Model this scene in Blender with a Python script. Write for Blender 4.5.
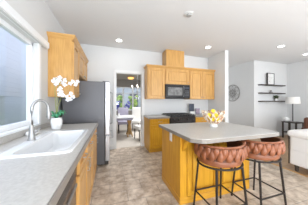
import bpy, bmesh, math, random
from mathutils import Vector, Matrix
random.seed(7)
for o in list(bpy.data.objects): bpy.data.objects.remove(o)
C = bpy.context.scene.collection
PI = math.pi

# ------------------------------------------------------------------ camera, world, lights, exposure
cam_d = bpy.data.cameras.new('camera'); cam = bpy.data.objects.new('camera', cam_d); C.objects.link(cam)
cam_d.sensor_width = 36; cam_d.lens = 36*140/308
cam.location = (0, 0, 1.28); cam.rotation_euler = (PI/2, 0, -math.atan(44/140)); cam_d.clip_start = .03
bpy.context.scene.camera = cam
vs = bpy.context.scene.view_settings
vs.view_transform = 'Standard'; vs.look = 'None'; vs.gamma = 1; vs.exposure = 0.0; vs.use_curve_mapping = False
w = bpy.data.worlds.new('world'); bpy.context.scene.world = w; w.use_nodes = True
bg = w.node_tree.nodes['Background']; bg.inputs[0].default_value = (.72, .78, .95, 1); bg.inputs[1].default_value = 2.6

def area(name, loc, rot, sx, sy, power, col=(1, 1, 1), spread=PI):
    l = bpy.data.lights.new(name, 'AREA'); l.shape = 'RECTANGLE'; l.size = sx; l.size_y = sy
    l.energy = power; l.color = col; l.spread = spread
    o = bpy.data.objects.new(name, l); C.objects.link(o); o.location = loc; o.rotation_euler = rot
    return o
area('added_rear_fill', (1.9, -2.85, 1.2), (PI/2+.75, 0, 0), 6.0, 2.2, 450, (.89, .945, 1))  # added fill from behind the camera, tilted up to brighten the ceiling
area('added_right_fill', (6.45, -.8, 1.3), (PI/2+.35, .0, PI/2), 3.5, 2.0, 100, (.90, .95, 1))  # unseen fill added on the right, no window modelled behind it
area('added_left_fill', (-.86, -1.9, 1.7), (PI/2+.1, 0, -PI/2+.15), 2.0, 1.7, 85, (.90, .95, 1))  # extra light added behind camera-left to lift island side and wing wall
area('added_dining_fill', (1.6, 5.5, 2.72), (0, 0, 0), 1.6, 1.4, 110, (.97, .98, 1))  # lampless panel added above the view to brighten the dining floor
area('added_sink_sky_fill', (-2.1, 1.4, 3.3), (0, math.radians(-48), 0), 1.2, 3.0, 30, (.90, .95, 1))  # added sky fill, out of view, aimed through the sink window
area('added_hall_fill', (3.40, 5.6, 1.5), (PI/2, 0, -PI/2), 1.4, 1.8, 14, (.95, .98, 1))  # added only to brighten the hallway wall, no window there

# ------------------------------------------------------------------ materials
def mat(name, col, rough=.5, metal=0, col2=None, scale=8, stretch=(1, 1, 1), bump=0, bscale=60, spec=.5, emit=None, detail=4, coat=0, lo=.35, hi=.65):
    m = bpy.data.materials.new(name); m.use_nodes = True; nt = m.node_tree; b = nt.nodes['Principled BSDF']
    b.inputs['Base Color'].default_value = (*col, 1); b.inputs['Roughness'].default_value = rough
    b.inputs['Metallic'].default_value = metal; b.inputs['Specular IOR Level'].default_value = spec
    b.inputs['Coat Weight'].default_value = coat
    tc = nt.nodes.new('ShaderNodeTexCoord'); mp = nt.nodes.new('ShaderNodeMapping')
    nt.links.new(tc.outputs['Object'], mp.inputs[0]); mp.inputs['Scale'].default_value = stretch
    if col2:
        n = nt.nodes.new('ShaderNodeTexNoise'); n.inputs['Scale'].default_value = scale; n.inputs['Detail'].default_value = detail
        nt.links.new(mp.outputs[0], n.inputs[0])
        r = nt.nodes.new('ShaderNodeValToRGB'); r.color_ramp.elements[0].position = lo; r.color_ramp.elements[1].position = hi
        r.color_ramp.elements[0].color = (*col, 1); r.color_ramp.elements[1].color = (*col2, 1)
        nt.links.new(n.outputs[0], r.inputs[0]); nt.links.new(r.outputs[0], b.inputs['Base Color'])
    if bump:
        n2 = nt.nodes.new('ShaderNodeTexNoise'); n2.inputs['Scale'].default_value = bscale
        nt.links.new(mp.outputs[0], n2.inputs[0])
        bp = nt.nodes.new('ShaderNodeBump'); bp.inputs['Strength'].default_value = bump; bp.inputs['Distance'].default_value = .01
        nt.links.new(n2.outputs[0], bp.inputs['Height']); nt.links.new(bp.outputs[0], b.inputs['Normal'])
    if emit:
        b.inputs['Emission Color'].default_value = (*emit[0], 1); b.inputs['Emission Strength'].default_value = emit[1]
    return m
M = {}
M['wall'] = mat('wall_paint', (.70, .705, .705), .8, bump=.08, bscale=120, spec=.2)
M['ceil'] = mat('ceiling_paint', (.80, .805, .81), .9, bump=.25, bscale=90, spec=.1)
M['trim'] = mat('white_trim', (.78, .78, .775), .4)
M['frame'] = mat('white_window_vinyl', (.88, .90, .92), .35)
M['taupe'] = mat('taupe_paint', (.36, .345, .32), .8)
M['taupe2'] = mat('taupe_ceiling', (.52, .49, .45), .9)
M['maple'] = mat('maple', (.56, .30, .085), .38, col2=(.66, .375, .12), scale=6, stretch=(6, 6, .7), coat=.2)
M['maple_h'] = mat('maple_horizontal', (.56, .30, .085), .38, col2=(.66, .375, .12), scale=6, stretch=(1, 1, 8), coat=.2)
M['oak'] = mat('golden_maple', (.56, .27, .018), .35, col2=(.66, .34, .028), scale=6, stretch=(6, 6, .6), spec=.3)
M['oak_h'] = mat('golden_maple_horizontal', (.56, .27, .018), .35, col2=(.66, .34, .028), scale=6, stretch=(1, 1, 8), coat=.25)
M['counter'] = mat('grey_laminate', (.50, .485, .46), .3, col2=(.58, .565, .54), scale=60, detail=6, spec=.4)
M['edge'] = mat('laminate_edge', (.25, .225, .20), .35)
M['sink'] = mat('white_enamel', (.85, .86, .87), .15, coat=.3)
M['nickel'] = mat('brushed_nickel', (.40, .40, .40), .42, .85)
M['steel'] = mat('stainless', (.50, .50, .52), .33, .85, col2=(.56, .56, .58), scale=20, stretch=(.3, .3, 8))
M['fridge_side'] = mat('fridge_side_grey', (.125, .125, .135), .42, .25)
M['darkgap'] = mat('dark_plastic', (.03, .03, .03), .5)
M['black'] = mat('black_metal', (.022, .016, .014), .5, 0, spec=.3)
M['blackgloss'] = mat('black_glass', (.02, .02, .022), .22, spec=.35)
M['mesh'] = mat('microwave_reflections', (.10, .10, .10), .35, col2=(.24, .24, .235), scale=14)  # grey mottling in the colour imitates reflections in the dark glass
M['iron'] = mat('cast_iron', (.03, .03, .03), .6)
M['dishw'] = mat('dark_brown_front', (.09, .06, .04), .3, col2=(.20, .13, .08), scale=25)
M['leather'] = mat('cognac_leather', (.21, .066, .025), .42, col2=(.30, .10, .042), scale=12, bump=.15, bscale=150)
M['leather_dk'] = mat('brown_leather', (.12, .045, .025), .45)
M['walnut'] = mat('dark_walnut', (.035, .026, .02), .6, col2=(.055, .04, .03), scale=8, stretch=(1, 6, 6))
M['sofa'] = mat('white_upholstery', (.82, .81, .80), .9, bump=.3, bscale=200, spec=.1)
M['white'] = mat('white_ceramic', (.85, .85, .84), .25)
M['white_matte'] = mat('white_linen', (.80, .79, .76), .9)
M['cream'] = mat('cream_wood', (.84, .74, .60), .45, col2=(.45, .22, .12), scale=22, lo=.45, hi=.6)
M['lemon'] = mat('lemon_skin', (.90, .68, .03), .4, bump=.2, bscale=120)
M['leaf'] = mat('orchid_leaf', (.03, .22, .11), .4, col2=(.08, .36, .18), scale=10)
M['stem'] = mat('orchid_stem', (.30, .32, .10), .5)
M['petal'] = mat('white_petal', (.78, .77, .79), .6)
M['navy'] = mat('dark_slate_board', (.035, .045, .07), .5)
M['foliage'] = mat('garden_foliage', (.13, .30, .02), .7, col2=(.50, .62, .10), scale=5)
M['purple'] = mat('purple_blossom', (.18, .16, .55), .7)
M['facade'] = mat('grey_facade', (.46, .47, .48), .8)
M['grass'] = mat('lawn', (.20, .30, .10), .9, col2=(.3, .36, .18), scale=3)
M['siding'] = mat('neighbour_siding', (.66, .69, .73), .7)
M['fence'] = mat('weathered_fence', (.66, .69, .68), .8)
M['amber'] = mat('amber_glass', (.8, .45, .12), .4, emit=((1, .55, .18), 1.6))
M['bulb'] = mat('lit_bulb', (1, .95, .85), .4, emit=((1, .9, .75), 9))
M['lamp'] = mat('lit_downlight', (1, 1, 1), .4, emit=((1, .98, .95), 5))
M['eye'] = mat('unlit_lens', (.42, .42, .41), .3)
M['pewter'] = mat('pewter_wire', (.33, .32, .31), .4, .5)
M['olive'] = mat('olive_leaf', (.05, .07, .03), .6)
M['carpet'] = mat('beige_carpet', (.60, .55, .48), .95, col2=(.66, .61, .55), scale=40, bump=.4, bscale=300, spec=.05)
M['shade'] = mat('linen_shade', (.86, .85, .82), .9)
M['paper'] = mat('drawing_paper', (.76, .76, .75), .8, col2=(.45, .45, .45), scale=22, lo=.60, hi=.66)
M['photo'] = mat('small_picture', (.10, .07, .14), .5, col2=(.62, .5, .52), scale=45)
M['tabletop'] = mat('white_table_top', (.80, .80, .82), .3)
M['lilac'] = mat('lilac_grey_fabric', (.36, .34, .43), .8)
M['wood'] = mat('table_wood', (.30, .17, .05), .5, col2=(.42, .25, .09), scale=10)

# glass
g = bpy.data.materials.new('window_glass'); g.use_nodes = True; nt = g.node_tree; nt.nodes.clear()
out = nt.nodes.new('ShaderNodeOutputMaterial'); mx = nt.nodes.new('ShaderNodeMixShader'); tr = nt.nodes.new('ShaderNodeBsdfTransparent')
gl = nt.nodes.new('ShaderNodeBsdfGlossy'); gl.inputs['Roughness'].default_value = .03
tr.inputs[0].default_value = (.94, .96, .98, 1)
mx.inputs[0].default_value = .05; nt.links.new(tr.outputs[0], mx.inputs[1]); nt.links.new(gl.outputs[0], mx.inputs[2]); nt.links.new(mx.outputs[0], out.inputs[0])
M['glass'] = g

def tile_mat():
    m = bpy.data.materials.new('stone_look_vinyl'); m.use_nodes = True; nt = m.node_tree; b = nt.nodes['Principled BSDF']
    b.inputs['Roughness'].default_value = .38
    tc = nt.nodes.new('ShaderNodeTexCoord'); br = nt.nodes.new('ShaderNodeTexBrick')
    mp = nt.nodes.new('ShaderNodeMapping'); nt.links.new(tc.outputs['Object'], mp.inputs[0])
    br.inputs['Scale'].default_value = 1; br.offset = .5
    for k, v in (('Brick Width', .46), ('Row Height', .23), ('Mortar Size', .004), ('Bias', 0.)): br.inputs[k].default_value = v
    br.inputs['Color1'].default_value = (.82, .72, .61, 1); br.inputs['Color2'].default_value = (.68, .59, .49, 1); br.inputs['Mortar'].default_value = (.42, .37, .32, 1)
    nt.links.new(mp.outputs[0], br.inputs[0])
    n = nt.nodes.new('ShaderNodeTexNoise'); n.inputs['Scale'].default_value = 7; n.inputs['Detail'].default_value = 8; n.inputs['Roughness'].default_value = .65
    nt.links.new(mp.outputs[0], n.inputs[0])
    r = nt.nodes.new('ShaderNodeValToRGB'); r.color_ramp.elements[0].position = .38; r.color_ramp.elements[1].position = .66
    r.color_ramp.elements[0].color = (.50, .44, .38, 1); r.color_ramp.elements[1].color = (1, 1, 1, 1)
    nt.links.new(n.outputs[0], r.inputs[0])
    mi = nt.nodes.new('ShaderNodeMix'); mi.data_type = 'RGBA'; mi.blend_type = 'MULTIPLY'; mi.inputs[0].default_value = 1
    nt.links.new(br.outputs[0], mi.inputs[6]); nt.links.new(r.outputs[0], mi.inputs[7]); nt.links.new(mi.outputs[2], b.inputs['Base Color'])
    return m
M['tile'] = tile_mat()
def plank_mat():
    m = bpy.data.materials.new('oak_planks'); m.use_nodes = True; nt = m.node_tree; b = nt.nodes['Principled BSDF']
    b.inputs['Roughness'].default_value = .35
    tc = nt.nodes.new('ShaderNodeTexCoord'); mp = nt.nodes.new('ShaderNodeMapping'); nt.links.new(tc.outputs['Object'], mp.inputs[0])
    br = nt.nodes.new('ShaderNodeTexBrick'); nt.links.new(mp.outputs[0], br.inputs[0])
    br.inputs['Scale'].default_value = 1
    for k, v in (('Brick Width', 1.1), ('Row Height', .12), ('Mortar Size', .002)): br.inputs[k].default_value = v
    br.inputs['Color1'].default_value = (.40, .25, .13, 1); br.inputs['Color2'].default_value = (.50, .33, .19, 1); br.inputs['Mortar'].default_value = (.2, .12, .06, 1)
    nt.links.new(br.outputs[0], b.inputs['Base Color'])
    return m
M['plank'] = plank_mat()

# ------------------------------------------------------------------ mesh helpers
class MB:
    def __init__(s): s.bm = bmesh.new(); s.smooth = False
    def box(s, x0, x1, y0, y1, z0, z1, bev=0, seg=2, mtx=None):
        b = bmesh.new(); bmesh.ops.create_cube(b, size=1)
        for v in b.verts: v.co = Vector(((x0+x1)/2+v.co.x*(x1-x0), (y0+y1)/2+v.co.y*(y1-y0), (z0+z1)/2+v.co.z*(z1-z0)))
        if bev: bmesh.ops.bevel(b, geom=b.edges[:], offset=bev, segments=seg, affect='EDGES', profile=.5)
        s._merge(b, mtx); return s
    def _merge(s, b, mtx=None):
        if mtx is not None: bmesh.ops.transform(b, matrix=mtx, verts=b.verts[:])
        me = bpy.data.meshes.new('t'); b.to_mesh(me); b.free(); s.bm.from_mesh(me); bpy.data.meshes.remove(me)
    def tube(s, pts, r, n=10, cap=True, flat=None, up=(0, 0, 1)):
        # r: number or list;  flat=(a,b): elliptic factors along side and up
        b = bmesh.new(); pts = [Vector(p) for p in pts]; rings = []
        up = Vector(up)
        for i, p in enumerate(pts):
            t = (pts[min(i+1, len(pts)-1)]-pts[max(i-1, 0)]).normalized()
            a = t.cross(up)
            if a.length < 1e-3: a = t.cross(Vector((0, 1, 0)))
            a.normalize(); c = a.cross(t).normalized()
            rr = r[i] if isinstance(r, (list, tuple)) else r
            fa, fb = flat or (1, 1)
            rings.append([b.verts.new(p+a*math.cos(2*PI*k/n)*rr*fa+c*math.sin(2*PI*k/n)*rr*fb) for k in range(n)])
        for q in range(len(rings)-1):
            for k in range(n): b.faces.new((rings[q][k], rings[q][(k+1) % n], rings[q+1][(k+1) % n], rings[q+1][k]))
        if cap: b.faces.new(rings[0][::-1]); b.faces.new(rings[-1])
        bmesh.ops.recalc_face_normals(b, faces=b.faces[:]); s._merge(b); s.smooth = True; return s
    def ring(s, pts, r, n=8, flat=None):
        b = bmesh.new(); pts = [Vector(p) for p in pts]; N = len(pts); rings = []
        for i, p in enumerate(pts):
            t = (pts[(i+1) % N]-pts[i-1]).normalized(); a = t.cross(Vector((0, 0, 1)))
            if a.length < 1e-3: a = t.cross(Vector((0, 1, 0)))
            a.normalize(); c = a.cross(t).normalized(); fa, fb = flat or (1, 1)
            rings.append([b.verts.new(p+a*math.cos(2*PI*k/n)*r*fa+c*math.sin(2*PI*k/n)*r*fb) for k in range(n)])
        for q in range(N):
            for k in range(n): b.faces.new((rings[q][k], rings[q][(k+1) % n], rings[(q+1) % N][(k+1) % n], rings[(q+1) % N][k]))
        bmesh.ops.recalc_face_normals(b, faces=b.faces[:]); s._merge(b); s.smooth = True; return s
    def lathe(s, prof, n=24, at=(0, 0, 0), sx=1, sy=1, mtx=None):
        b = bmesh.new(); rings = []
        for r, z in prof:
            rings.append([b.verts.new((at[0]+sx*max(r, 1e-4)*math.cos(2*PI*k/n), at[1]+sy*max(r, 1e-4)*math.sin(2*PI*k/n), at[2]+z)) for k in range(n)])
        for q in range(len(rings)-1):
            for k in range(n): b.faces.new((rings[q][k], rings[q][(k+1) % n], rings[q+1][(k+1) % n], rings[q+1][k]))
        b.faces.new(rings[0][::-1]); b.faces.new(rings[-1])
        bmesh.ops.recalc_face_normals(b, faces=b.faces[:]); s._merge(b, mtx); s.smooth = True; return s
    def ball(s, c, r, sc=(1, 1, 1), seg=14, rot=None):
        b = bmesh.new(); bmesh.ops.create_uvsphere(b, u_segments=seg, v_segments=max(6, seg*2//3), radius=r)
        m = Matrix.Translation(c) @ (rot or Matrix.Identity(4)) @ Matrix.Diagonal((*sc, 1)); s._merge(b, m); s.smooth = True; return s
    def loops(s, loops, cap0=False, cap1=True):
        b = bmesh.new(); R = [[b.verts.new(p) for p in L] for L in loops]; n = len(R[0])
        for q in range(len(R)-1):
            for k in range(n): b.faces.new((R[q][k], R[q][(k+1) % n], R[q+1][(k+1) % n], R[q+1][k]))
        if cap0: b.faces.new(R[0][::-1])
        if cap1: b.faces.new(R[-1])
        bmesh.ops.recalc_face_normals(b, faces=b.faces[:]); s._merge(b); return s
    def prism(s, poly, z0, z1, bev=0):
        b = bmesh.new(); vs_ = [b.verts.new((x, y, z0)) for x, y in poly]; f = b.faces.new(vs_)
        r = bmesh.ops.extrude_face_region(b, geom=[f])
        for v in [e for e in r['geom'] if isinstance(e, bmesh.types.BMVert)]: v.co.z = z1
        bmesh.ops.recalc_face_normals(b, faces=b.faces[:])
        if bev: bmesh.ops.bevel(b, geom=b.edges[:], offset=bev, segments=2, affect='EDGES')
        s._merge(b); return s
    def build(s, name, m, parent=None, smooth=None):
        me = bpy.data.meshes.new(name)
        if parent is not None:
            inv = parent.matrix_world.inverted() if False else None
        s.bm.to_mesh(me); s.bm.free()
        o = bpy.data.objects.new(name, me); C.objects.link(o); me.materials.append(m)
        if smooth if smooth is not None else s.smooth:
            for p in me.polygons: p.use_smooth = True
            try: me.set_sharp_from_angle(angle=math.radians(40))
            except Exception: pass
        if parent is not None: place(o, parent)
        return o
def wloc(o):
    m = Matrix.LocRotScale(o.location, o.rotation_euler, o.scale)
    return wloc(o.parent) @ m if o.parent else m
def place(o, parent):          # geometry is written in world coordinates; express it in the parent's
    o.parent = parent; o.data.transform(wloc(parent).inverted())
def tag(o, label, cat, group=None):
    o['label'] = label; o['category'] = cat
    if group: o['group'] = group
    return o
def thing(name, loc, label, cat, group=None, rz=0):
    o = bpy.data.objects.new(name, None); C.objects.link(o); o.location = loc; o.rotation_euler = (0, 0, rz); o.empty_display_size = .1
    return tag(o, label, cat, group)
def struct(name, mb, m):
    o = mb.build(name, m); o['kind'] = 'structure'; return o
def local(name, mb, m, parent):    # geometry already in the parent's own coordinates
    o = mb.build(name, m); o.parent = parent; return o
def copy_tree(o, parent=None):
    c = o.copy(); C.objects.link(c); c.parent = parent
    for ch in list(o.children):
        if ch.name != c.name: copy_tree(ch, c)
    return c
def rrect(x0, x1, y0, y1, r, z, n=5):
    P = []
    for cx, cy, a0 in ((x1-r, y1-r, 0), (x0+r, y1-r, PI/2), (x0+r, y0+r, PI), (x1-r, y0+r, 1.5*PI)):
        for k in range(n+1):
            a = a0+PI/2*k/n; P.append((cx+r*math.cos(a), cy+r*math.sin(a), z))
    return P

# ------------------------------------------------------------------ the setting
WX = -.92; CZ = 2.79; BY = 4.0
struct('floor', MB().box(-1.1, 3.22, -3, 4.04, -.1, 0), M['tile'])
struct('floor_living', MB().box(3.26, 6.8, -3, 4.04, -.1, 0).box(3.33, 6.8, 4.04, 6.6, -.1, 0), M['plank'])
struct('trim_floor_transition', MB().box(3.22, 3.26, -3, 3.24, -.1, .006), M['maple_h'])
struct('floor_dining', MB().box(-1.2, 3.33, 4.04, 9.5, -.1, .004), M['carpet'])
struct('ceiling', MB().box(-1.1, 6.8, -3, 4.06, CZ, CZ+.1), M['ceil'])
struct('ceiling_hall', MB().box(3.33, 6.8, 4.06, 6.6, CZ, CZ+.1), M['ceil'])
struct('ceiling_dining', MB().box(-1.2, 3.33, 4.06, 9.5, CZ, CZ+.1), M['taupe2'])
# window wall with its opening (Y .25..2.19, Z 1.0..2.07)
wy0, wy1, wz0, wz1 = .2, 2.25, 1.0, 2.07
struct('wall_left', MB().box(WX-.11, WX, -3, wy0, 0, CZ).box(WX-.11, WX, wy1, BY, 0, CZ).box(WX-.11, WX, wy0, wy1, 0, wz0).box(WX-.11, WX, wy0, wy1, wz1, CZ), M['wall'])
dx0, dx1, dz = .155, .893, 2.115
struct('wall_back', MB().box(-1.1, dx0, BY, BY+.12, 0, CZ).box(dx1, 3.33, BY, BY+.12, 0, CZ).box(dx0, dx1, BY, BY+.12, dz, CZ), M['wall'])
struct('wall_wing', MB().box(3.178, 3.29, 3.26, BY, 0, CZ), M['wall'])
struct('wall_hall', MB().box(4.91, 5.05, 3.7, 6.6, 0, CZ), M['wall'])
struct('wall_hall_end', MB().box(3.33, 4.91, 6.48, 6.6, 0, CZ), M['wall'])
struct('wall_shelves', MB().box(5.05, 6.67, 3.7, 3.84, 0, CZ), M['wall'])
struct('wall_right', MB().box(6.67, 6.8, -3, 3.84, 0, CZ), M['wall'])
struct('wall_rear', MB().box(-1.1, 6.8, -3.12, -3, 0, CZ), M['wall'])
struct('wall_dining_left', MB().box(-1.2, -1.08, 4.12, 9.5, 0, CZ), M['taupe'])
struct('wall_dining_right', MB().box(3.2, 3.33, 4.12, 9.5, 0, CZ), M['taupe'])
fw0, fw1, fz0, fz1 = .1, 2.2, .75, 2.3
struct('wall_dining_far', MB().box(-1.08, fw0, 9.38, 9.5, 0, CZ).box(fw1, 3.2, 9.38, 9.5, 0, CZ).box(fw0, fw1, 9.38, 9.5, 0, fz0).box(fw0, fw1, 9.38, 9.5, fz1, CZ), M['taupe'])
# trims
struct('trim_doorway', MB().box(dx0-.065, dx0, BY-.018, BY, 0, dz+.065, .004).box(dx1, dx1+.065, BY-.018, BY, 0, dz+.065, .004).box(dx0, dx1, BY-.018, BY, dz, dz+.065, .004)
       .box(dx0, dx0+.015, BY-.01, BY+.13, 0, dz).box(dx1-.015, dx1, BY-.01, BY+.13, 0, dz).box(dx0, dx1, BY-.01, BY+.13, dz-.015, dz), M['trim'])
struct('baseboard_back', MB().box(-.9, dx0-.065, BY-.014, BY, 0, .13, .004), M['trim'])
struct('baseboard_living', MB().box(5.05, 6.66, 3.686, 3.7, 0, .1, .003).box(4.896, 4.91, 3.7, 6.48, 0, .1, .003).box(6.656, 6.67, -2.9, 3.69, 0, .1, .003), M['trim'])
struct('trim_wing_corner', MB().box(3.172, 3.296, 3.245, 3.26, 0, CZ, .003), M['wall'])
# sink window
wn = struct('window_1', MB().box(WX-.11, WX-.05, wy0, wy0+.05, wz0, wz1, .004).box(WX-.11, WX-.05, wy1-.04, wy1, wz0, wz1, .004).box(WX-.11, WX-.05, wy0, wy1, wz0, wz0+.05, .004)
            .box(WX-.11, WX-.05, wy0, wy1, wz1-.05, wz1, .004).box(WX-.09, WX-.05, 1.16, 1.21, wz0, wz1, .004), M['frame'])
MB().box(WX-.083, WX-.077, wy0+.05, wy1-.05, wz0+.05, wz1-.05).build('pane', M['glass'], wn)
MB().box(WX-.04, WX+.022, wy0-.03, wy1+.03, wz0-.022, wz0+.001, .005).build('sill', M['frame'], wn)
struct('trim_window', MB().box(WX, WX+.014, wy0-.06, wy1+.065, wz1, 2.08, .003).box(WX, WX+.014, wy1, wy1+.065, wz0+.002, wz1, .003).box(WX, WX+.014, wy0-.06, wy0, wz0+.002, wz1, .003), M['frame'])
# dining window
wn = struct('window_2', MB().box(fw0, fw0+.07, 9.34, 9.42, fz0, fz1).box(fw1-.07, fw1, 9.34, 9.42, fz0, fz1).box(fw0, fw1, 9.34, 9.42, fz0, fz0+.07).box(fw0, fw1, 9.34, 9.42, fz1-.07, fz1)
            .box(.78, .86, 9.35, 9.41, fz0, fz1).box(1.42, 1.50, 9.35, 9.41, fz0, fz1).box(fw0, fw1, 9.36, 9.40, 1.86, 1.90), M['frame'])
MB().box(fw0+.07, fw1-.07, 9.378, 9.384, fz0+.07, fz1-.07).build('pane', M['glass'], wn)

# ------------------------------------------------------------------ outside
struct('ground', MB().box(-14, 12, 9.6, 24, -.3, -.12).box(-14, -1.2, -10, 9.6, -.3, -.12), M['grass'])
nb = thing('house', (-3.6, 4, -.12), 'pale lavender-grey neighbouring house filling the view through the sink window', 'house')
sd = MB()
for k in range(25): sd.box(-3.7, -3.6+.0015*(k % 2), -3, 11, -.12+k*.18, .058+k*.18)
sd.build('siding', M['siding'], nb)
MB().box(-3.8, -3.3, -3.2, 11.2, 4.4, 4.55, .02).build('roof_eave', M['trim'], nb)
fn = thing('fence', (-2.8, 1.5, -.12), 'low grey-green board fence outside the sink window', 'fence')
fb = MB()
for k in range(48): fb.box(-2.82, -2.79, -2+k*.145, -2+k*.145+.14, -.1, 1.44)
fb.build('boards', M['fence'], fn)
MB().box(-2.84, -2.77, -2, 4.97, 1.44, 1.47, .004).build('cap_rail', M['fence'], fn)

rg = random.Random(3)
def shrub(name, x, y, r, h, m, label, cat, n=34):
    mb = MB()
    for k in range(n):
        a = rg.uniform(0, 2*PI); q = rg.uniform(0, 1)**.5*r; z = rg.uniform(.15, 1)*h
        mb.ball((x+q*math.cos(a)*.8, y+q*math.sin(a)*.8, -.12+z), r*rg.uniform(.22, .4), (1, 1, .8), 8, Matrix.Rotation(rg.uniform(0, 3), 4, 'X'))
    t = thing(name, (x, y, -.12), label, cat); mb.build('foliage', m, t)
    MB().tube([(x, y, -.12), (x+.03, y, h*.4)], [.05, .03], 6).build('trunk', M['wood'], t)
shrub('bush', .55, 11.2, .55, 1.85, M['foliage'], 'yellow-green bush outside the left pane of the dining window', 'bush')
shrub('bush', 1.75, 11.4, .45, 1.9, M['foliage'], 'yellow-green bush outside the middle pane of the dining window', 'bush')
hb = thing('house', (1, 15, -.12), 'light grey house facade added to tone down the bright sky outside the dining window', 'house')
MB().box(-4, 8, 15, 15.2, -.12, 4.5).build('facade', M['facade'], hb)  # added backdrop, keeps the panes from showing pure white sky
MB().box(-4.2, 8.2, 14.7, 15.3, 4.5, 4.7, .02).build('roof_eave', M['trim'], hb)
for xw in (.3, 2.0): MB().box(xw, xw+.9, 14.96, 15.0, .8, 2.3, .01).build('window', M['fridge_side'], hb)
shrub('flowering_shrub', .50, 10.2, .26, 1.5, M['purple'], 'purple flowering shrub outside the left pane of the dining window', 'shrub')
shrub('flowering_shrub', 1.15, 10.2, .24, 1.5, M['purple'], 'purple flowering shrub outside the middle pane of the dining window', 'shrub')

# ------------------------------------------------------------------ cabinet helpers
def panel_mb(axis, a0, a1, z0, z1, p, out, th=.024, fw=.06):
    """raised panel front; axis 'x' faces +-Y at y=p, axis 'y' faces +-X at x=p; out=+1/-1 outward"""
    mb = MB()
    def bx(u0, u1, v0, v1, t0, t1, bev=0):
        d0, d1 = sorted((p+out*t0, p+out*t1))
        if axis == 'x': mb.box(u0, u1, d0, d1, v0, v1, bev)
        else: mb.box(d0, d1, u0, u1, v0, v1, bev)
    f = min(fw, (a1-a0)*.3, (z1-z0)*.3)
    bx(a0, a0+f, z0, z1, 0, th, .003); bx(a1-f, a1, z0, z1, 0, th, .003)
    bx(a0+f, a1-f, z0, z0+f, 0, th, .003); bx(a0+f, a1-f, z1-f, z1, 0, th, .003)
    bx(a0+f, a1-f, z0+f, z1-f, 0, th*.12)
    if z1-z0 > .25 and a1-a0 > .2: bx(a0+f+.022, a1-f-.022, z0+f+.022, z1-f-.022, th*.1, th*.8, .008)
    return mb
def knob(axis, a, z, p, out, parent, m=None):
    mb = MB(); R = Matrix.Rotation(PI/2, 4, 'X' if axis == 'x' else 'Y')
    for q, r in ((.012, .006), (.024, .014)):
        c = (a, p+out*q, z) if axis == 'x' else (p+out*q, a, z)
        mb.ball(c, r, seg=8)
    return mb.build('knob', m or M['nickel'], parent)
def pull(axis, a, z, p, out, parent, vert=True, L=.10):
    d = L/2; P = []
    for s_, o_ in ((-1, 0), (-1, .026), (1, .026), (1, 0)):
        aa, zz = (a, z+s_*d) if vert else (a+s_*d, z)
        P.append((aa, p+out*o_, zz) if axis == 'x' else (p+out*o_, aa, zz))
    return MB().tube(P, .005, 6).build('handle', M['nickel'], parent)
def front(name, axis, a0, a1, z0, z1, p, out, m, parent): return panel_mb(axis, a0, a1, z0, z1, p, out).build(name, m, parent)

# ------------------------------------------------------------------ left upper cabinets (faces +X)
UF = -.585; UT = 2.30
t = thing('wall_cabinet', (WX, 2.56, 1.37), 'tall light maple wall cabinet beside the window, above the orchid', 'cabinet')
MB().box(WX+.002, UF, 2.56, 2.995, 1.37, UT, .002).build('cabinet_body', M['maple'], t)
d = front('door', 'y', 2.575, 2.985, 1.385, UT-.03, UF, 1, M['maple'], t); knob('y', 2.93, 1.44, UF+.02, 1, d)
def crown(mb, pts_out, z0, z1, dirs): pass
MB().loops([[(WX+.002, 2.555, UT-.01), (UF+.02, 2.555, UT-.01), (UF+.02, 2.995, UT-.01), (WX+.002, 2.995, UT-.01)],
            [(WX+.002, 2.515, UT+.045), (UF+.05, 2.515, UT+.045), (UF+.05, 2.995, UT+.045), (WX+.002, 2.995, UT+.045)],
            [(WX+.002, 2.51, UT+.06), (UF+.055, 2.51, UT+.06), (UF+.055, 2.995, UT+.06), (WX+.002, 2.995, UT+.06)]], True, True).build('crown_moulding', M['maple_h'], t)
t = thing('wall_cabinet', (WX, 3.5, 1.80), 'light maple wall cabinet mounted above the refrigerator', 'cabinet')
MB().box(WX+.002, UF, 3.0, BY-.002, 1.80, UT, .002).build('cabinet_body', M['maple'], t)
for a0, a1 in ((3.015, 3.49), (3.50, 3.985)):
    d = front('door', 'y', a0, a1, 1.815, UT-.03, UF, 1, M['maple'], t); knob('y', a1-.04 if a0 < 3.1 else a0+.04, 1.86, UF+.02, 1, d)
MB().loops([[(WX+.002, 3.0, UT-.01), (UF+.02, 3.0, UT-.01), (UF+.02, BY-.002, UT-.01), (WX+.002, BY-.002, UT-.01)],
            [(WX+.002, 3.0, UT+.045), (UF+.05, 3.0, UT+.045), (UF+.05, BY-.002, UT+.045), (WX+.002, BY-.002, UT+.045)],
            [(WX+.002, 3.0, UT+.06), (UF+.055, 3.0, UT+.06), (UF+.055, BY-.002, UT+.06), (WX+.002, BY-.002, UT+.06)]], True, True).build('crown_moulding', M['maple_h'], t)

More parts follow.
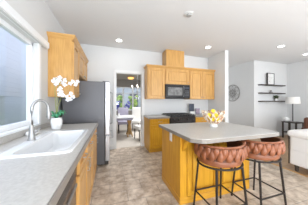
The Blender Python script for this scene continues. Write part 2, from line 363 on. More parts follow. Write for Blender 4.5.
# ------------------------------------------------------------------ left base run (faces +X), counter, sink
CT = .914; LF = -.25
t = thing('dishwasher', (-.5, .9, 0), 'dark brown-black dishwasher under the near end of the sink worktop', 'dishwasher')
MB().box(WX+.01, LF-.02, .60, 1.198, .1, .70).build('tub', M['darkgap'], t)
MB().box(LF-.02, LF+.005, .605, 1.193, .12, .72, .004).build('door', M['dishw'], t)
cp = MB().box(LF-.02, LF+.01, .605, 1.193, .73, .865, .004).build('control_panel', M['blackgloss'], t)
MB().box(LF+.005, LF+.02, .64, 1.16, .66, .685, .004).build('handle', M['nickel'], t)
MB().box(WX+.01, LF-.07, .60, 1.198, 0, .1).build('toe_kick', M['darkgap'], t)
def base_left(y0, y1, label, doors, drawers=1, open_top=False):
    t = thing('base_cabinet', (-.5, (y0+y1)/2, 0), label, 'cabinet')
    if open_top: MB().box(WX+.005, LF, y0, y1, .1, .70, .001).box(LF-.018, LF, y0, y1, .70, .874).build('cabinet_body', M['maple'], t)
    else: MB().box(WX+.005, LF, y0, y1, .1, .874, .001).build('cabinet_body', M['maple'], t)
    MB().box(WX+.005, LF-.07, y0, y1, 0, .1).build('toe_kick', M['maple_h'], t)
    wd = (y1-y0-.01)/drawers
    for k in range(drawers):
        d = front('drawer', 'y', y0+.01+k*wd, y0+k*wd+wd, .72, .862, LF, 1, M['maple'], t); pull('y', y0+.005+k*wd+wd/2, .79, LF+.02, 1, d, False)
    wd = (y1-y0-.01)/doors
    for k in range(doors):
        a0, a1 = y0+.01+k*wd, y0+k*wd+wd
        d = front('door', 'y', a0, a1, .115, .705, LF, 1, M['maple'], t); pull('y', a1-.04 if k % 2 == 0 else a0+.04, .62, LF+.02, 1, d)
    return t
base_left(-.6, .598, 'maple base cabinet at the near end of the worktop before the dishwasher', 2, 2)
base_left(1.20, 2.1, 'maple sink base cabinet right after the dishwasher, with two doors', 2, 2, True)
base_left(2.102, 2.70, 'maple base cabinet at the far end of the worktop by the refrigerator', 1, 1)
# worktop with sink hole
SX0, SX1, SY0, SY1 = -.735, -.268, 1.15, 2.03
CX = -.217
MBc = MB().box(WX+.001, CX, -.6, SY0+.03, .876, CT).box(WX+.001, CX, SY1-.03, 2.715, .876, CT).box(WX+.001, SX0+.03, SY0+.03, SY1-.03, .876, CT).box(SX1-.03+.012, CX, SY0+.03, SY1-.03, .876, CT)
wt = thing('worktop', (-.55, 1, .876), 'long grey laminate worktop around the white sink, along the window wall', 'countertop')
MBc.build('slab', M['counter'], wt)
MB().box(CX, CX+.012, -.6, 2.715, .868, CT-.002, .003).box(WX+.001, CX+.012, 2.715, 2.727, .868, CT-.002, .003).build('front_edge', M['edge'], wt)
MB().box(WX+.001, WX+.018, -.6, 2.715, CT, wz0-.023, .002).build('backsplash', M['counter'], wt)
sk = thing('sink', (-.5, 1.59, .914), 'white drop-in enamel sink under the window', 'sink')
mb = MB()
ym = 1.60
o_ = .0
mb.loops([rrect(SX0, SX1, SY0, SY1, .05, CT+.0005), rrect(SX0+.004, SX1-.004, SY0+.004, SY1-.004, .05, CT+.012), rrect(SX0+.02, SX1-.02, SY0+.02, SY1-.02, .05, CT+.015),
          rrect(SX0+.085, SX1-.035, SY0+.04, SY1-.04, .06, CT+.012), rrect(SX0+.092, SX1-.042, SY0+.05, SY1-.05, .06, CT-.01)], False, False)
mb.build('rim', M['sink'], sk, True)
mb = MB().loops([rrect(SX0+.092, SX1-.042, SY0+.05, SY1-.05, .06, CT-.008), rrect(SX0+.10, SX1-.05, SY0+.06, SY1-.06, .06, CT-.15), rrect(SX0+.13, SX1-.08, SY0+.09, SY1-.09, .05, CT-.18)], False, True)
bo = mb.build('basin', M['sink'], sk, True)
for yy in (1.59,): MB().lathe([(.045, 0), (.045, .003), (.03, .004), (.0, .001)], 16, (-.47, yy, CT-.179)).build('drain', M['nickel'], bo)
# faucet
fx, fy = -.70, 1.594
fc = thing('faucet', (fx, fy, CT+.014), 'brushed nickel gooseneck faucet behind the white sink', 'faucet')
MB().lathe([(.032, 0), (.032, .006), (.028, .012), (.024, .05), (.020, .10), (.0145, .14)], 20, (fx, fy, CT+.0145)).build('base', M['nickel'], fc)
dv = Vector((.095, .105, 0)); P = [Vector((fx, fy, CT+.15)), Vector((fx, fy, CT+.29))]
rr = dv.length/2; dn = dv.normalized()
for k in range(1, 12):
    a = PI*k/12*1.0; P.append(Vector((fx, fy, CT+.30+rr*1.25*math.sin(a)))+dn*(rr-rr*math.cos(a)))
P.append(Vector((fx, fy, CT+.27))+dv*1.02)
MB().tube(P, .0125, 12).build('spout', M['nickel'], fc)
e = Vector((fx, fy, 0))+dv*1.03
MB().lathe([(.013, .0), (.017, .01), (.018, .06), (.014, .085)], 16, (e.x, e.y, CT+.195)).build('spray_head', M['nickel'], fc)
MB().tube([(fx+.02, fy-.01, CT+.085), (fx+.055, fy-.03, CT+.10), (fx+.085, fy-.045, CT+.135)], [.009, .007, .006], 8).build('lever', M['nickel'], fc)
sd_ = MB().box(-.88, -.795, 1.86, 2.0, CT+.0005, CT+.045, .018, 4).build('soap_dish', M['white']); tag(sd_, 'small white rounded soap dish on the worktop beyond the faucet', 'dish')
# blind head rail
hr = thing('blind_headrail', (WX, 1.2, 2.08), 'white blind head rail across the top of the sink window', 'blind')
MB().box(WX+.001, WX+.055, -.2, 2.47, 2.085, 2.165, .006).box(WX+.001, WX+.02, -.2, 2.50, 2.165, 2.19, .004).build('valance', M['frame'], hr)
MB().box(WX+.015, WX+.045, -.18, 2.46, 2.068, 2.085).build('track', M['wall'], hr)
MB().tube([(WX+.03, 2.47, 2.175), (WX+.03, 2.51, 2.175)], .011, 8).build('end_cap', M['frame'], hr)

# orchid
ox, oy = -.70, 2.235
t = thing('potted_orchid', (ox, oy, CT), 'white orchid in a white pot on the worktop beside the sink', 'plant')
MB().lathe([(.045, 0), (.055, .01), (.066, .07), (.068, .11), (.064, .155), (.058, .157), (.056, .14)], 24, (ox, oy, CT+.0005)).build('pot', M['white'], t)
rl = random.Random(5); lf = MB()
for k in range(13):
    a = 2*PI*k/13+rl.uniform(-.2, .2); L = rl.uniform(.07, .13); up = rl.uniform(.02, .09)
    lf.tube([(ox+.01*math.cos(a), oy+.01*math.sin(a), CT+.15), (ox+L*.5*math.cos(a), oy+L*.5*math.sin(a), CT+.17+up), (ox+L*.85*math.cos(a), oy+L*.85*math.sin(a), CT+.165+up), (ox+L*math.cos(a), oy+L*math.sin(a), CT+.15+up*.7)], [.008, .024, .018, .003], 8, flat=(1, .2))
lf.build('leaves', M['leaf'], t)
stems = [[(ox, oy, CT+.15), (ox+.01, oy-.01, 1.30), (ox+.02, oy-.01, 1.50), (ox+.07, oy-.02, 1.60), (ox+.16, oy-.03, 1.58), (ox+.24, oy-.04, 1.52)],
         [(ox, oy, CT+.15), (ox-.01, oy-.01, 1.28), (ox-.02, oy, 1.50), (ox-.03, oy-.02, 1.57), (ox+.01, oy-.03, 1.61)],
         [(ox+.01, oy, CT+.15), (ox+.02, oy-.02, 1.22), (ox+.07, oy-.03, 1.36), (ox+.14, oy-.04, 1.34)]]
for s_ in stems: MB().tube(s_, .004, 6).build('stem', M['stem'], t)
fl = [(-.04, 1.60), (.0, 1.56), (.02, 1.62), (-.03, 1.53), (.06, 1.55), (.10, 1.58), (.15, 1.54), (.19, 1.57), (.23, 1.53), (.09, 1.52), (.25, 1.57), (.03, 1.58), (-.06, 1.57),
      (.01, 1.45), (.04, 1.42), (.02, 1.39), (.06, 1.38), (.03, 1.47), (.12, 1.36), (.16, 1.33), (.19, 1.36), (.17, 1.40), (.13, 1.32)]
for fxx, fz in fl:
    c = Vector((ox+.01+fxx*.93+.02, oy-.05+rl.uniform(-.03, .03), fz)); mb = MB()
    for k in range(5):
        a = 2*PI*k/5+rl.uniform(0, 1); R = Matrix.Rotation(rl.uniform(-.4, .4), 4, 'Z') @ Matrix.Rotation(a, 4, 'Y')
        off = R @ Vector((0, 0, .016)); mb.ball(c+off, .0145, (.85, .22, 1), 8, R)
    mb.build('blossom', M['petal'], t)

# ------------------------------------------------------------------ refrigerator
FY0, FY1, FXb, FX = 3.0, 3.90, -.85, -.095
t = thing('refrigerator', (-.45, 3.45, 0), 'stainless steel refrigerator with grey side at the end of the left worktop', 'refrigerator')
MB().box(FXb, FX-.012, FY0, FY1, .03, 1.70, .006).build('cabinet', M['fridge_side'], t)
MB().box(FX-.012, FX, FY0+.01, FY1-.01, .08, 1.69).build('gasket', M['darkgap'], t)
ymid = 3.45
for a0, a1, hy in ((FY0, ymid-.004, ymid-.05), (ymid+.004, FY1, ymid+.05)):
    d = MB().box(FX, -.005, a0, a1, .62, 1.70, .012, 3).build('door', M['steel'], t)
    MB().tube([(-.005, hy, .78), (.045, hy, .80), (.055, hy, 1.15), (.045, hy, 1.50), (-.005, hy, 1.52)], .012, 10).build('handle', M['nickel'], d)
d = MB().box(FX, -.005, FY0, FY1, .09, .61, .012, 3).build('freezer_drawer', M['steel'], t)
MB().tube([(-.005, FY0+.08, .54), (.05, FY0+.09, .54), (.05, FY1-.09, .54), (-.005, FY1-.08, .54)], .012, 10).build('handle', M['nickel'], d)
for yy in (FY0+.06, FY1-.06): MB().box(FX-.05, -.01, yy-.04, yy+.04, 1.70, 1.718, .004).build('hinge_cover', M['fridge_side'], t)
MB().box(FX-.04, -.03, FY0+.02, FY1-.02, .02, .085).build('grille', M['darkgap'], t)
for yy in (FY0+.08, FY1-.08): MB().lathe([(.025, 0), (.025, .03)], 10, (-.16, yy, 0)).build('foot', M['darkgap'], t)

# ------------------------------------------------------------------ back wall: uppers, duct box, microwave
YF = 3.68; TB = 2.26
def upper(x0, x1, z0, doors, label, endl=0, endr=0):
    t = thing('wall_cabinet', ((x0+x1)/2, YF+.16, z0), label, 'cabinet')
    MB().box(x0, x1, YF, BY-.002, z0, TB, .001).build('cabinet_body', M['maple'], t)
    wd = (x1-x0-.03)/doors
    for k in range(doors):
        a0, a1 = x0+.022+k*wd, x0+.008+k*wd+wd
        d = front('door', 'x', a0, a1, z0+.015, TB-.035, YF, -1, M['maple'], t)
        if doors == 1: ka = a1-.035
        else: ka = a1-.035 if k == 0 else a0+.035
        knob('x', ka, z0+.06, YF-.02, -1, d)
    l0 = x0-(.03 if endl else 0); r0 = x1
    MB().loops([[(x0, YF-.02, TB-.01), (r0, YF-.02, TB-.01), (r0, BY-.002, TB-.01), (x0, BY-.002, TB-.01)],
                [(l0, YF-.05, TB+.035), (r0, YF-.05, TB+.035), (r0, BY-.002, TB+.035), (l0, BY-.002, TB+.035)],
                [(l0, YF-.052, TB+.048), (r0, YF-.052, TB+.048), (r0, BY-.002, TB+.048), (l0, BY-.002, TB+.048)]], True, True).build('crown_moulding', M['maple_h'], t)
    return t
upper(.965, 1.478, 1.38, 1, 'maple wall cabinet left of the microwave', 1)
upper(1.482, 2.258, 1.80, 1, 'short wide maple wall cabinet directly above the microwave')
upper(2.262, 3.176, 1.38, 2, 'two-door maple wall cabinet right of the microwave')
t = thing('vent_chase', (1.80, 3.83, TB+.05), 'maple box from the cabinet tops up to the ceiling above the microwave', 'box')
MB().box(1.52, 2.09, YF-.005, BY-.002, TB+.0485, CZ-.001, .003).build('chase_body', M['maple'], t)
MB().box(1.51, 2.10, YF-.015, BY-.002, TB+.0485, TB+.075, .003).build('base_moulding', M['maple_h'], t)
t = thing('microwave', (1.87, 3.8, 1.39), 'black over-the-range microwave hung between the maple wall cabinets', 'microwave')
MB().box(1.484, 2.256, YF-.03, BY-.003, 1.39, 1.798, .004).build('case', M['black'], t)
d = MB().box(1.488, 2.06, YF-.06, YF-.03, 1.42, 1.765, .006).build('door', M['blackgloss'], t)
MB().box(1.55, 2.0, YF-.0645, YF-.0595, 1.48, 1.71, .003).build('window', M['mesh'], d)
MB().tube([(2.035, YF-.06, 1.45), (2.035, YF-.09, 1.47), (2.035, YF-.09, 1.72), (2.035, YF-.06, 1.74)], .009, 8).build('handle', M['nickel'], d)
cp = MB().box(2.066, 2.252, YF-.055, YF-.03, 1.42, 1.765, .004).build('control_panel', M['blackgloss'], t)
for r_ in range(4):
    for c_ in range(3): MB().box(2.10+c_*.045, 2.13+c_*.045, YF-.058, YF-.054, 1.47+r_*.045, 1.495+r_*.045).build('button', M['fridge_side'], cp)
MB().box(2.09, 2.23, YF-.058, YF-.054, 1.68, 1.73).build('display', M['navy'], cp)
MB().box(1.49, 2.25, YF-.05, YF-.03, 1.77, 1.795).build('vent_grille', M['iron'], t)
# back base run
BF = 3.38
def base_back(x0, x1, doors, label):
    t = thing('base_cabinet', ((x0+x1)/2, 3.7, 0), label, 'cabinet')
    MB().box(x0, x1, BF, BY-.005, .1, .874, .001).build('cabinet_body', M['oak'], t)
    MB().box(x0+.01, x1, BF+.06, BY-.005, 0, .1).build('toe_kick', M['oak_h'], t)
    wd = (x1-x0-.02)/doors
    for k in range(doors):
        a0, a1 = x0+.014+k*wd, x0+.006+k*wd+wd
        d = front('drawer', 'x', a0, a1, .72, .862, BF, -1, M['oak'], t); pull('x', (a0+a1)/2, .79, BF-.02, -1, d, False)
        d = front('door', 'x', a0, a1, .115, .705, BF, -1, M['oak'], t); pull('x', a1-.04 if k == 0 else a0+.04, .62, BF-.02, -1, d)
base_back(.95, 1.486, 1, 'golden maple base cabinet left of the range')
base_back(2.254, 3.174, 2, 'golden maple base cabinet right of the range')
for x0, x1, lb in ((.925, 1.488, 'short grey worktop left of the range'), (2.252, 3.177, 'grey worktop right of the range by the wing wall')):
    wt = thing('worktop', ((x0+x1)/2, 3.68, .876), lb, 'countertop')
    MB().box(x0, x1, BF-.035, BY-.001, .876, CT, .002).build('slab', M['counter'], wt)
    MB().box(x0, x1, BF-.047, BF-.0352, .87, CT-.002, .003).build('front_edge', M['edge'], wt)
# range
t = thing('range', (1.87, 3.65, 0), 'black slide-in gas range beneath the microwave', 'stove')
MB().box(1.492, 2.248, BF-.01, BY-.01, .06, .90, .004).build('body', M['black'], t)
MB().box(1.49, 2.25, BF-.045, BY-.01, .9005, .93, .006).build('cooktop', M['blackgloss'], t)
d = MB().box(1.495, 2.245, BF-.045, BF-.01, .22, .74, .008).build('oven_door', M['blackgloss'], t)
MB().tube([(1.54, BF-.045, .70), (1.54, BF-.09, .70), (2.20, BF-.09, .70), (2.20, BF-.045, .70)], .011, 8).build('handle', M['nickel'], d)
cp = MB().box(1.495, 2.245, BF-.055, BF-.01, .75, .895, .008).build('control_panel', M['black'], t)
for k in range(5): MB().lathe([(.024, 0), (.022, .02), (.016, .028)], 14, mtx=Matrix.Translation((1.60+k*.135, BF-.055, .83)) @ Matrix.Rotation(PI/2, 4, 'X')).build('knob', M['iron'], cp)
MB().box(1.495, 2.245, BF-.03, BF-.01, .07, .21, .006).build('drawer', M['black'], t)
for k in range(3):
    x0 = 1.51+k*.245; gm = MB()
    for xx in (x0, x0+.115, x0+.23): gm.box(xx-.006, xx+.006, BF+.0, BY-.08, .945, .96)
    for yy in (BF+.01, BF+.18, BF+.36, BY-.09): gm.box(x0, x0+.23, yy-.006, yy+.006, .945, .96)
    for xx in (x0, x0+.23):
        for yy in (BF+.01, BY-.09): gm.box(xx-.008, xx+.008, yy-.008, yy+.008, .9305, .955)
    gm.build('grate', M['iron'], t)
for xx in (1.625, 2.115):
    for yy in (BF+.12, BF+.42): MB().lathe([(.045, 0), (.045, .008), (.03, .014)], 14, (xx, yy, .9305)).build('burner', M['iron'], t)
# things by the range
t = thing('slate_board', (2.47, 3.86, CT), 'dark slate board on a pale box at the wall right of the range', 'board')
MB().box(2.38, 2.56, 3.83, 3.93, CT+.0005, CT+.085, .006).build('box', M['white_matte'], t)
MB().box(2.385, 2.555, 3.87, 3.89, CT+.085, CT+.325, .004).build('board', M['navy'], t)
t = thing('picture_frame', (2.69, 3.86, CT), 'small dark picture frame beside the slate board right of the range', 'picture')
MB().box(2.61, 2.77, 3.87, 3.89, CT+.0005, CT+.18, .004).build('frame', M['lilac'], t)
MB().box(2.625, 2.755, 3.866, 3.872, CT+.015, CT+.165).build('picture', M['photo'], t)

# ------------------------------------------------------------------ island
IX0, IX1, IY0, IY1 = .838, 1.97, 1.575, 2.20
t = thing('kitchen_island', (1.4, 1.9, 0), 'golden maple kitchen island in the middle of the floor', 'island')
MB().box(IX0, IX1, IY0, IY1, .08, .874, .001).build('cabinet_body', M['oak'], t)
MB().box(IX0+.01, IX1-.01, IY0+.01, IY1-.06, 0, .08).build('toe_kick', M['oak_h'], t)
MB().box(IX0-.012, IX0, IY0-.012, IY1, .0, .085, .003).box(IX0, IX1+.012, IY0-.012, IY0, .0, .085, .003).box(IX1, IX1+.012, IY0, IY1, 0, .085, .003).build('base_trim', M['oak_h'], t)
MB().box(IX0-.006, IX0, IY0-.006, IY1, .085, .874, .001).build('side_panel', M['oak'], t)
MB().box(IX0-.006, IX0+.085, IY0-.014, IY0, .085, .874, .002).build('corner_post', M['oak'], t)
MB().box(IX1-.085, IX1+.006, IY0-.014, IY0, .085, .874, .002).build('corner_post', M['oak'], t)
wd = (IX1-IX0-.17)/2
for k in range(2):
    a0, a1 = IX0+.09+k*wd, IX0+.08+(k+1)*wd
    front('panel', 'x', a0, a1, .10, .86, IY0, -1, M['oak'], t)
for k in range(2):
    a0, a1 = IX0+.02+k*(IX1-IX0-.04)/2, IX0+.01+(k+1)*(IX1-IX0-.04)/2
    d = front('drawer', 'x', a0, a1, .72, .86, IY1, 1, M['oak'], t); pull('x', (a0+a1)/2, .79, IY1+.02, 1, d, False)
    d = front('door', 'x', a0, a1, .11, .705, IY1, 1, M['oak'], t); pull('x', (a1 if k == 0 else a0)+(-.04 if k == 0 else .04), .62, IY1+.02, 1, d)
for cx in (IX0+.04,):
    cb = MB(); prof = [(0, .874), (-.17, .874), (-.17, .855), (-.14, .835), (-.10, .815), (-.065, .79), (-.05, .76), (-.045, .725), (-.02, .69), (0, .67)]
    b = bmesh.new(); L = [[b.verts.new((cx+s_*.022, IY0-.014+y, z)) for y, z in prof] for s_ in (-1, 1)]
    b.faces.new(L[0]); b.faces.new(L[1][::-1]); n = len(prof)
    for k in range(n): b.faces.new((L[0][k], L[0][(k+1) % n], L[1][(k+1) % n], L[1][k]))
    bmesh.ops.recalc_face_normals(b, faces=b.faces[:]); cb._merge(b); cb.build('corbel', M['oak'], t)
op = MB().box(IX0-.012, IX0-.006, 1.80, 1.875, .73, .85, .002).build('outlet', M['white'], t)
MB().box(IX0-.014, IX0-.0115, 1.82, 1.855, .745, .783).box(IX0-.014, IX0-.0115, 1.82, 1.855, .797, .835).build('socket', M['white_matte'], op)
wt = thing('worktop', (1.4, 1.7, .876), 'grey laminate island worktop with clipped corners and stools under its overhang', 'countertop')
KX0, KX1, KY0, KY1 = .785, 2.05, 1.165, 2.215
poly = [(KX0, 1.25), (KX0+.085, KY0+.010), (KX0+.13, KY0), (KX1-.13, KY0), (KX1-.075, KY0+.012), (KX1, 1.30), (KX1, KY1), (KX0, KY1)]
MB().prism(poly, .876, CT, .003).build('slab', M['counter'], wt)
cxm, cym = (KX0+KX1)/2, (KY0+KY1)/2
outp = [(cxm+(x-cxm)*1.006, cym+(y-cym)*1.006) for x, y in poly]; eb = MB()
eb.loops([[(x, y, .872) for x, y in poly], [(x, y, .872) for x, y in outp], [(x, y, CT-.004) for x, y in outp], [(x, y, CT-.004) for x, y in poly]], False, False)
eb.build('front_edge', M['edge'], wt)

# fruit bowl
bx_, by_ = 1.50, 1.76
t = thing('fruit_bowl', (bx_, by_, CT), 'open lattice wooden fruit bowl holding lemons on the island worktop', 'bowl')
MB().lathe([(.055, 0), (.060, .02), (.052, .04), (.06, .055), (.0, .056)], 20, (bx_, by_, CT+.0005)).build('foot', M['white'], t)
lt = MB()
for sgn in (1, -1):
    for k in range(11):
        a = 2*PI*k/11; P = []
        for q in range(8):
            u = q/7; r_ = .044+.105*math.sin(u*PI/2)**.9+.02*u; z = CT+.045+.195*u**1.1; aa = a+sgn*.75*u
            P.append((bx_+r_*math.cos(aa), by_+r_*math.sin(aa), z))
        lt.tube(P, [.012, .011, .010, .010, .010, .011, .011, .008], 6)
lt.build('lattice', M['cream'], t)
for k, (dx, dy, dz_) in enumerate(((-.040, -.03, .115), (.042, -.030, .115), (.0, .048, .115), (-.052, .035, .172), (.052, .035, .172), (.0, -.045, .172), (.0, .01, .232))):
    R = Matrix.Rotation(k*1.1, 4, 'Z'); mb = MB().ball((bx_+dx, by_+dy, CT+dz_), .035, (1.15, 1, 1), 14, R)
    v = R @ Vector((.038, 0, 0)); mb.ball((bx_+dx+v.x, by_+dy+v.y, CT+dz_), .010, seg=8)
    o = mb.build('lemon', M['lemon']); tag(o, 'yellow lemon piled in the lattice bowl on the island', 'lemon', 'lemons in the fruit bowl')

# ------------------------------------------------------------------ stools (open toward +Y)
def make_stool(x, y, label):
    t = thing('counter_stool', (x, y, 0), label, 'stool', 'woven leather stools at the island')
    # seat
    local('seat', MB().lathe([(.02, .612), (.225, .612), (.245, .622), (.250, .65), (.244, .68), (.22, .698), (.12, .706), (.0, .707)], 36, sy=.86), M['leather'], t)
    local('seat_frame', MB().ring([(.25*math.cos(2*PI*k/36), .25*.86*math.sin(2*PI*k/36), .601) for k in range(36)], .012, 8, (1, .9)).box(-.17, .17, -.015, .015, .595, .609).box(-.015, .015, -.18, .18, .595, .609), M['black'], t)
    # woven back: two counter-slanted sets of fat straps around 230 degrees
    A0, A1 = math.radians(-90-118), math.radians(-90+118); Z0, Z1 = .684, .826
    def pt(a, z, dr=0):
        rr_ = 1+dr/.27
        return Vector((.262*rr_*math.cos(a), .232*rr_*math.sin(a), z))
    wv = MB(); N = 13
    inner = [[pt(A0+(A1-A0)*k/40, z, -.014) for k in range(41)] for z in (Z0, Z1)]
    b = bmesh.new()
    prev = None
    for k in range(41):
        a = A0+(A1-A0)*k/40
        q = [b.verts.new(pt(a, Z0, -.020)), b.verts.new(pt(a, Z0, .0)), b.verts.new(pt(a, Z1, .0)), b.verts.new(pt(a, Z1, -.020))]
        if prev:
            for j in range(4): b.faces.new((prev[j], prev[(j+1) % 4], q[(j+1) % 4], q[j]))
        else: b.faces.new(q[::-1])
        prev = q
    b.faces.new(prev); bmesh.ops.recalc_face_normals(b, faces=b.faces[:]); wv._merge(b)
    local('back_shell', wv, M['leather_dk'], t); wv = MB()
    st = (A1-A0)/N
    for row in (0, 1):
        for k in range(N+1 if row else N):
            a = A0+st*(k+(0 if row else .5)); a = max(A0+.03, min(A1-.03, a)); P = []; R_ = []
            for q in range(9):
                u = q/8
                z = Z0+.004+(Z1-Z0-.02)*u if row == 0 else Z1-.012-(Z1-Z0-.03)*u
                P.append(pt(a+st*.16*(1 if row == 0 else -1)*(u-.3), z, .002+(.016 if row == 0 else .011)*math.sin(PI*min(1, u*.85+.15))))
                R_.append((.022, .028, .030, .029, .026, .021, .016, .010, .003)[q]*1.02)
            wv.tube(P, R_, 10, flat=(1, .52), up=(math.cos(a), math.sin(a), 0))
    wv.tube([pt(A0+(A1-A0)*k/40, Z1-.002, -.006) for k in range(41)], .0125, 8)
    local('woven_straps', wv, M['leather'], t)
    # legs
    for sx in (-1, 1):
        for sy in (-1, 1):
            top = (sx*.17, sy*.15, .597); ft = (sx*.205, sy*.20, .003)
            l = local('leg', MB().tube([top, ft], [.013, .011], 8), M['black'], t)
            local('glide', MB().lathe([(.013, 0), (.013, .008)], 8, (ft[0], ft[1], 0)), M['darkgap'], l)
    u = (.597-.19)/.594; hx, hy = .17+.035*u, .15+.05*u
    local('footrest', MB().tube([(-hx, -hy, .19), (hx, -hy, .19)], .009, 8).tube([(hx, -hy, .19), (hx, hy, .19)], .009, 8).tube([(hx, hy, .19), (-hx, hy, .19)], .009, 8).tube([(-hx, hy, .19), (-hx, -hy, .19)], .009, 8), M['black'], t)
    return t
s1 = make_stool(1.205, 1.32, 'cognac woven leather counter stool nearer the kitchen, left of the pair')
s2 = copy_tree(s1); s2.location = (1.805, 1.32, 0); s2['label'] = 'cognac woven leather counter stool nearer the white sofa, right of the pair'

# ------------------------------------------------------------------ living room
sx, sy1 = 3.25, 1.77
t = thing('sofa', (3.7, .9, 0), 'white upholstered sofa at the right edge with dark wooden feet', 'sofa')
MB().box(sx, sx+.95, -.2, sy1, .12, .42, .03, 3).build('base', M['sofa'], t)
MB().box(sx-.005, sx+.24, -.2, sy1+.005, .36, .70, .05, 4).box(sx-.06, sx+.22, -.2, sy1+.02, .64, .765, .055, 4).build('backrest', M['sofa'], t)
MB().box(sx+.16, sx+.95, sy1-.22, sy1+.01, .3, .76, .05, 4).build('armrest', M['sofa'], t)
MB().box(sx+.16, sx+.95, -.2, .02, .3, .70, .05, 4).build('armrest', M['sofa'], t)
for y0 in (.03, .79): MB().box(sx+.24, sx+.97, y0, y0+.75, .42, .56, .04, 4).build('seat_cushion', M['sofa'], t)
MB().box(sx-.004, sx+.012, sy1-.004, sy1+.012, .12, .64, .004).build('corner_strip', M['walnut'], t)  # dark strip down the far back corner
for xx in (sx+.07, sx+.88):
    for yy in (sy1-.08, -.12): MB().lathe([(.022, 0), (.03, .03), (.026, .06), (.04, .12)], 12, (xx, yy, 0)).build('foot', M['walnut'], t)
# end table + lamp
t = thing('console_table', (6.2, 3.28, 0), 'dark wood side table under the white drum lamp, beyond the sofa', 'table')
MB().box(6.0, 6.44, 3.06, 3.50, .56, .59, .004).build('tabletop', M['walnut'], t)
for xx in (6.03, 6.41):
    for yy in (3.09, 3.28, 3.47): MB().box(xx-.02, xx+.02, yy-.02, yy+.02, 0, .56, .003).build('leg', M['walnut'], t)
MB().box(6.02, 6.42, 3.08, 3.48, .2, .22).build('shelf', M['walnut'], t)
t = thing('table_lamp', (6.2, 3.27, .59), 'white drum shade lamp on a slim dark stem by the shelf wall', 'lamp')
MB().lathe([(.08, 0), (.08, .015), (.02, .025)], 20, (6.2, 3.27, .5905)).build('base', M['pewter'], t)
MB().tube([(6.2, 3.27, .60), (6.2, 3.27, 1.30)], .018, 10).build('pole', M['fridge_side'], t)
MB().loops([[(6.2+r_*math.cos(2*PI*k/28), 3.27+r_*math.sin(2*PI*k/28), z) for k in range(28)] for r_, z in ((.205, 1.235), (.18, 1.47), (.175, 1.47), (.20, 1.235))], False, False).tube([(6.01, 3.27, 1.30), (6.39, 3.27, 1.30)], .003, 6).build('lamp_shade', M['shade'], t, True)
vz = MB().lathe([(.04, 0), (.085, .03), (.10, .08), (.085, .13), (.04, .155), (.035, .165), (.03, .15)], 20, (6.09, 3.40, .5905)).build('vase', M['white']); tag(vz, 'round white vase on the dark side table left of the lamp', 'vase')
t = thing('accent_chair', (5.44, 2.20, 0), 'brown leather armchair at the right edge beyond the white sofa', 'chair', rz=.3)
local('seat', MB().box(-.33, .33, -.33, .33, .28, .44, .05, 4), M['leather_dk'], t)
local('backrest', MB().box(-.36, -.22, -.33, .33, .40, .88, .06, 4), M['leather_dk'], t)
for s_ in (-1, 1): local('armrest', MB().box(-.30, .33, s_*.33-.05, s_*.33+.05, .28, .60, .035, 3), M['leather_dk'], t)
for s_ in (-1, 1):
    for q in (-1, 1): local('leg', MB().tube([(s_*.27, q*.27, .29), (s_*.29, q*.29, 0)], [.02, .014], 8), M['walnut'], t)
# wall shelves (Y 3.56..3.70)
shz = (1.93, 1.635, 1.34)
for z, lb in zip(shz, ('topmost of the three dark floating shelves, holding the framed drawing', 'middle of the three dark floating shelves', 'lowest of the three dark floating shelves')):
    o = MB().box(5.10, 6.34, 3.56, 3.699, z-.035, z, .003).build('floating_shelf', M['walnut']); tag(o, lb, 'shelf', 'floating shelves on the living room wall')
t = thing('framed_drawing', (5.67, 3.66, 1.93), 'dark framed pale drawing leaning on the top floating shelf', 'picture')
fr_ = MB(); X0, X1, Z0, Z1 = 5.47, 5.83, 1.931, 2.36
fr_.box(X0, X0+.025, 3.62, 3.65, Z0, Z1).box(X1-.018, X1, 3.62, 3.65, Z0, Z1).box(X0, X1, 3.62, 3.65, Z1-.018, Z1).box(X0, X1, 3.62, 3.65, Z0, Z0+.018)
fr_.build('frame', M['black'], t); MB().box(X0+.02, X1-.015, 3.630, 3.642, Z0+.015, Z1-.015).build('drawing', M['paper'], t)
o = MB().lathe([(.05, 0), (.055, .03), (.03, .05), (.02, .07), (.035, .09), (.02, .10)], 16, (5.66, 3.63, 1.6355)).build('candle_holder', M['pewter']); tag(o, 'small pewter candle holder on the middle floating shelf', 'candle holder')
t = thing('potted_plant', (5.93, 3.63, 1.34), 'small dark bushy plant in a white pot on the lowest floating shelf', 'plant')
MB().lathe([(.04, 0), (.055, .08), (.05, .085)], 16, (5.93, 3.63, 1.3405)).build('pot', M['white'], t)
mb = MB()
for k in range(40):
    a = rl.uniform(0, 2*PI); q = rl.uniform(.02, .12); mb.ball((5.93+q*math.cos(a), 3.62+q*math.sin(a)*.4, 1.46+rl.uniform(-.03, .07)), .03, (1, .6, .4), 6, Matrix.Rotation(rl.uniform(0, 3), 4, 'Y'))
mb.build('foliage', M['olive'], t)
# wall medallion on hall wall (plane X=4.91)
t = thing('wall_medallion', (4.89, 4.57, 1.67), 'round openwork metal medallion on the hallway wall', 'wall decoration')
cy, cz, xx = 4.60, 1.67, 4.885
md = MB()
def circ(cy_, cz_, r_, rt=.006): md.ring([(xx, cy_+r_*math.cos(2*PI*k/24), cz_+r_*math.sin(2*PI*k/24)) for k in range(24)], rt, 6)
circ(cy, cz, .34, .011); circ(cy, cz, .11)
md.build('rim', M['pewter'], t); md = MB()
for k in range(10): circ(cy+.22*math.cos(2*PI*k/10), cz+.22*math.sin(2*PI*k/10), .10, .0055)
for k in range(6): circ(cy+.09*math.cos(2*PI*k/6), cz+.09*math.sin(2*PI*k/6), .09, .005)
md.tube([(4.909, cy, cz), (xx, cy, cz)], .02, 8)
md.build('openwork', M['pewter'], t)

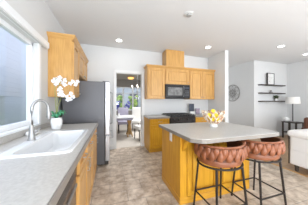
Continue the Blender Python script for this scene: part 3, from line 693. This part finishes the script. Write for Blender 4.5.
# ------------------------------------------------------------------ ceiling lights
def downlight(x, y, label, lit=True, r=.085, power=1.5):
    t = thing('recessed_light', (x, y, CZ), label, 'ceiling light', 'recessed ceiling lights')
    MB().lathe([(r*.80, -.001), (r, -.001), (r*1.02, -.008), (r*.82, -.012)], 28, (x, y, CZ)).build('trim_ring', M['trim'], t)
    if lit:
        MB().lathe([(r*.80, -.014), (r*.80, -.0125)], 28, (x, y, CZ)).build('lens', M['lamp'], t)
        l = bpy.data.lights.new('downlight', 'AREA'); l.shape = 'DISK'; l.size = r*1.6; l.energy = power; l.color = (1, .97, .92)
        o = bpy.data.objects.new('downlight', l); C.objects.link(o); o.location = (0, 0, -.02); o.parent = t
    else:
        MB().lathe([(r*.80, -.0145), (r*.80, -.0125), ], 28, (x, y, CZ)).build('lens', M['white_matte'], t)
        MB().lathe([(r*.5, -.035), (r*.62, -.015), (r*.62, -.0146)], 24, (x, y, CZ)).build('eyeball', M['eye'], t)
downlight(.207, 3.48, 'lit recessed ceiling light in front of the doorway')
downlight(2.544, 3.19, 'lit recessed ceiling light near the wing wall by the maple cabinets')
downlight(4.36, 2.55, 'lit recessed ceiling light over the living room before the shelves')
downlight(5.82, 2.74, 'lit recessed ceiling light at the right edge of the ceiling')
downlight(1.286, 2.10, 'unlit grey recessed eyeball light in the ceiling above the island', False, .08)

# ------------------------------------------------------------------ dining room
t = thing('dining_table', (.1, 5.35, .004), 'white-topped dining table on turned wooden pedestals beyond the doorway', 'table')
MB().prism([(x_, y_) for x_, y_, z_ in rrect(-.9, .88, 4.9, 5.85, .18, 0)], .735, .765, .006).build('tabletop', M['tabletop'], t)
MB().box(-.8, .78, 5.0, 5.75, .65, .735).build('lower_band', M['lilac'], t)  # lilac-grey band below the tabletop
for xx in (-.55, .70):
    MB().lathe([(.04, .06), (.05, .15), (.09, .25), (.06, .35), (.045, .45), (.08, .55), (.10, .65)], 16, (xx, 5.35, .004)).build('pedestal', M['wood'], t)
    for a in range(4):
        aa = PI/4+a*PI/2; MB().tube([(xx, 5.35, .27), (xx+.09*math.cos(aa), 5.35+.15*math.sin(aa), .16), (xx+.12*math.cos(aa), 5.35+.3*math.sin(aa), .03)], [.03, .028, .024], 8).build('foot', M['wood'], t)
o = MB().lathe([(.035, 0), (.05, .04), (.03, .1), (.04, .12)], 16, (.30, 5.2, .7655)).build('vase', M['white']); tag(o, 'small white vase on the dining table', 'vase')
def dining_chair(name, x, y, rz, m, label):
    t = thing(name, (x, y, .004), label, 'chair', rz=rz)
    local('seat', MB().box(-.23, .23, -.23, .23, .36, .48, .025, 3), m, t)
    local('backrest', MB().box(-.23, .23, .17, .25, .40, 1.05, .025, 3), m, t)
    for sx_ in (-1, 1):
        for sy_ in (-1, 1): local('leg', MB().tube([(sx_*.2, sy_*.2, .37), (sx_*.205, sy_*.21, 0)], [.022, .016], 6), M['walnut'], t)
dining_chair('dining_chair', 1.08, 4.78, -1.35, M['white_matte'], 'white upholstered dining chair with dark legs just inside the doorway')
dining_chair('dining_chair', .55, 6.15, 0, M['lilac'], 'grey dining chair on the far side of the dining table')
dining_chair('dining_chair', 1.10, 6.3, -.5, M['white_matte'], 'pale dining chair beyond the table near the dining window')
# chandelier
cx, cy = 1.0, 5.3
t = thing('chandelier', (cx, cy, CZ), 'pewter chandelier with lit candle bulbs above the dining table', 'chandelier')
MB().lathe([(.06, 0), (.06, -.02), (.02, -.04)], 16, (cx, cy, CZ)).tube([(cx, cy, CZ-.03), (cx, cy, 1.75)], .008, 6).lathe([(.01, 0), (.035, .04), (.02, .1), (.03, .16), (.01, .22)], 12, (cx, cy, 1.55)).build('stem', M['pewter'], t)
for k in range(6):
    a = 2*PI*k/6+.3; c_, s_ = math.cos(a), math.sin(a)
    ar = MB().tube([(cx, cy, 1.65), (cx+.12*c_, cy+.12*s_, 1.60), (cx+.22*c_, cy+.22*s_, 1.68), (cx+.23*c_, cy+.23*s_, 1.80)], .007, 6).lathe([(.025, 0), (.012, .02), (.012, .07)], 8, (cx+.23*c_, cy+.23*s_, 1.80)).build('arm', M['pewter'], t)
    MB().ball((cx+.23*c_, cy+.23*s_, 1.90), .018, (1, 1, 1.6), 8).build('bulb', M['bulb'], ar)
for k in range(7): MB().ball((cx+.09*math.cos(k), cy+.09*math.sin(k), 1.50-.04*(k % 3)), .02, (1, 1, 1.6), 6).build('crystal', M['white'], t)
t = thing('flush_mount_light', (1.17, 8.3, CZ), 'amber glass ceiling light in the dining room', 'ceiling light')
MB().lathe([(.20, 0), (.20, -.03), (.18, -.04)], 24, (1.17, 8.3, CZ)).build('rim', M['wood'], t)
MB().lathe([(.18, -.04), (.17, -.09), (.11, -.13), (.0, -.145)], 24, (1.17, 8.3, CZ)).build('glass_bowl', M['amber'], t)
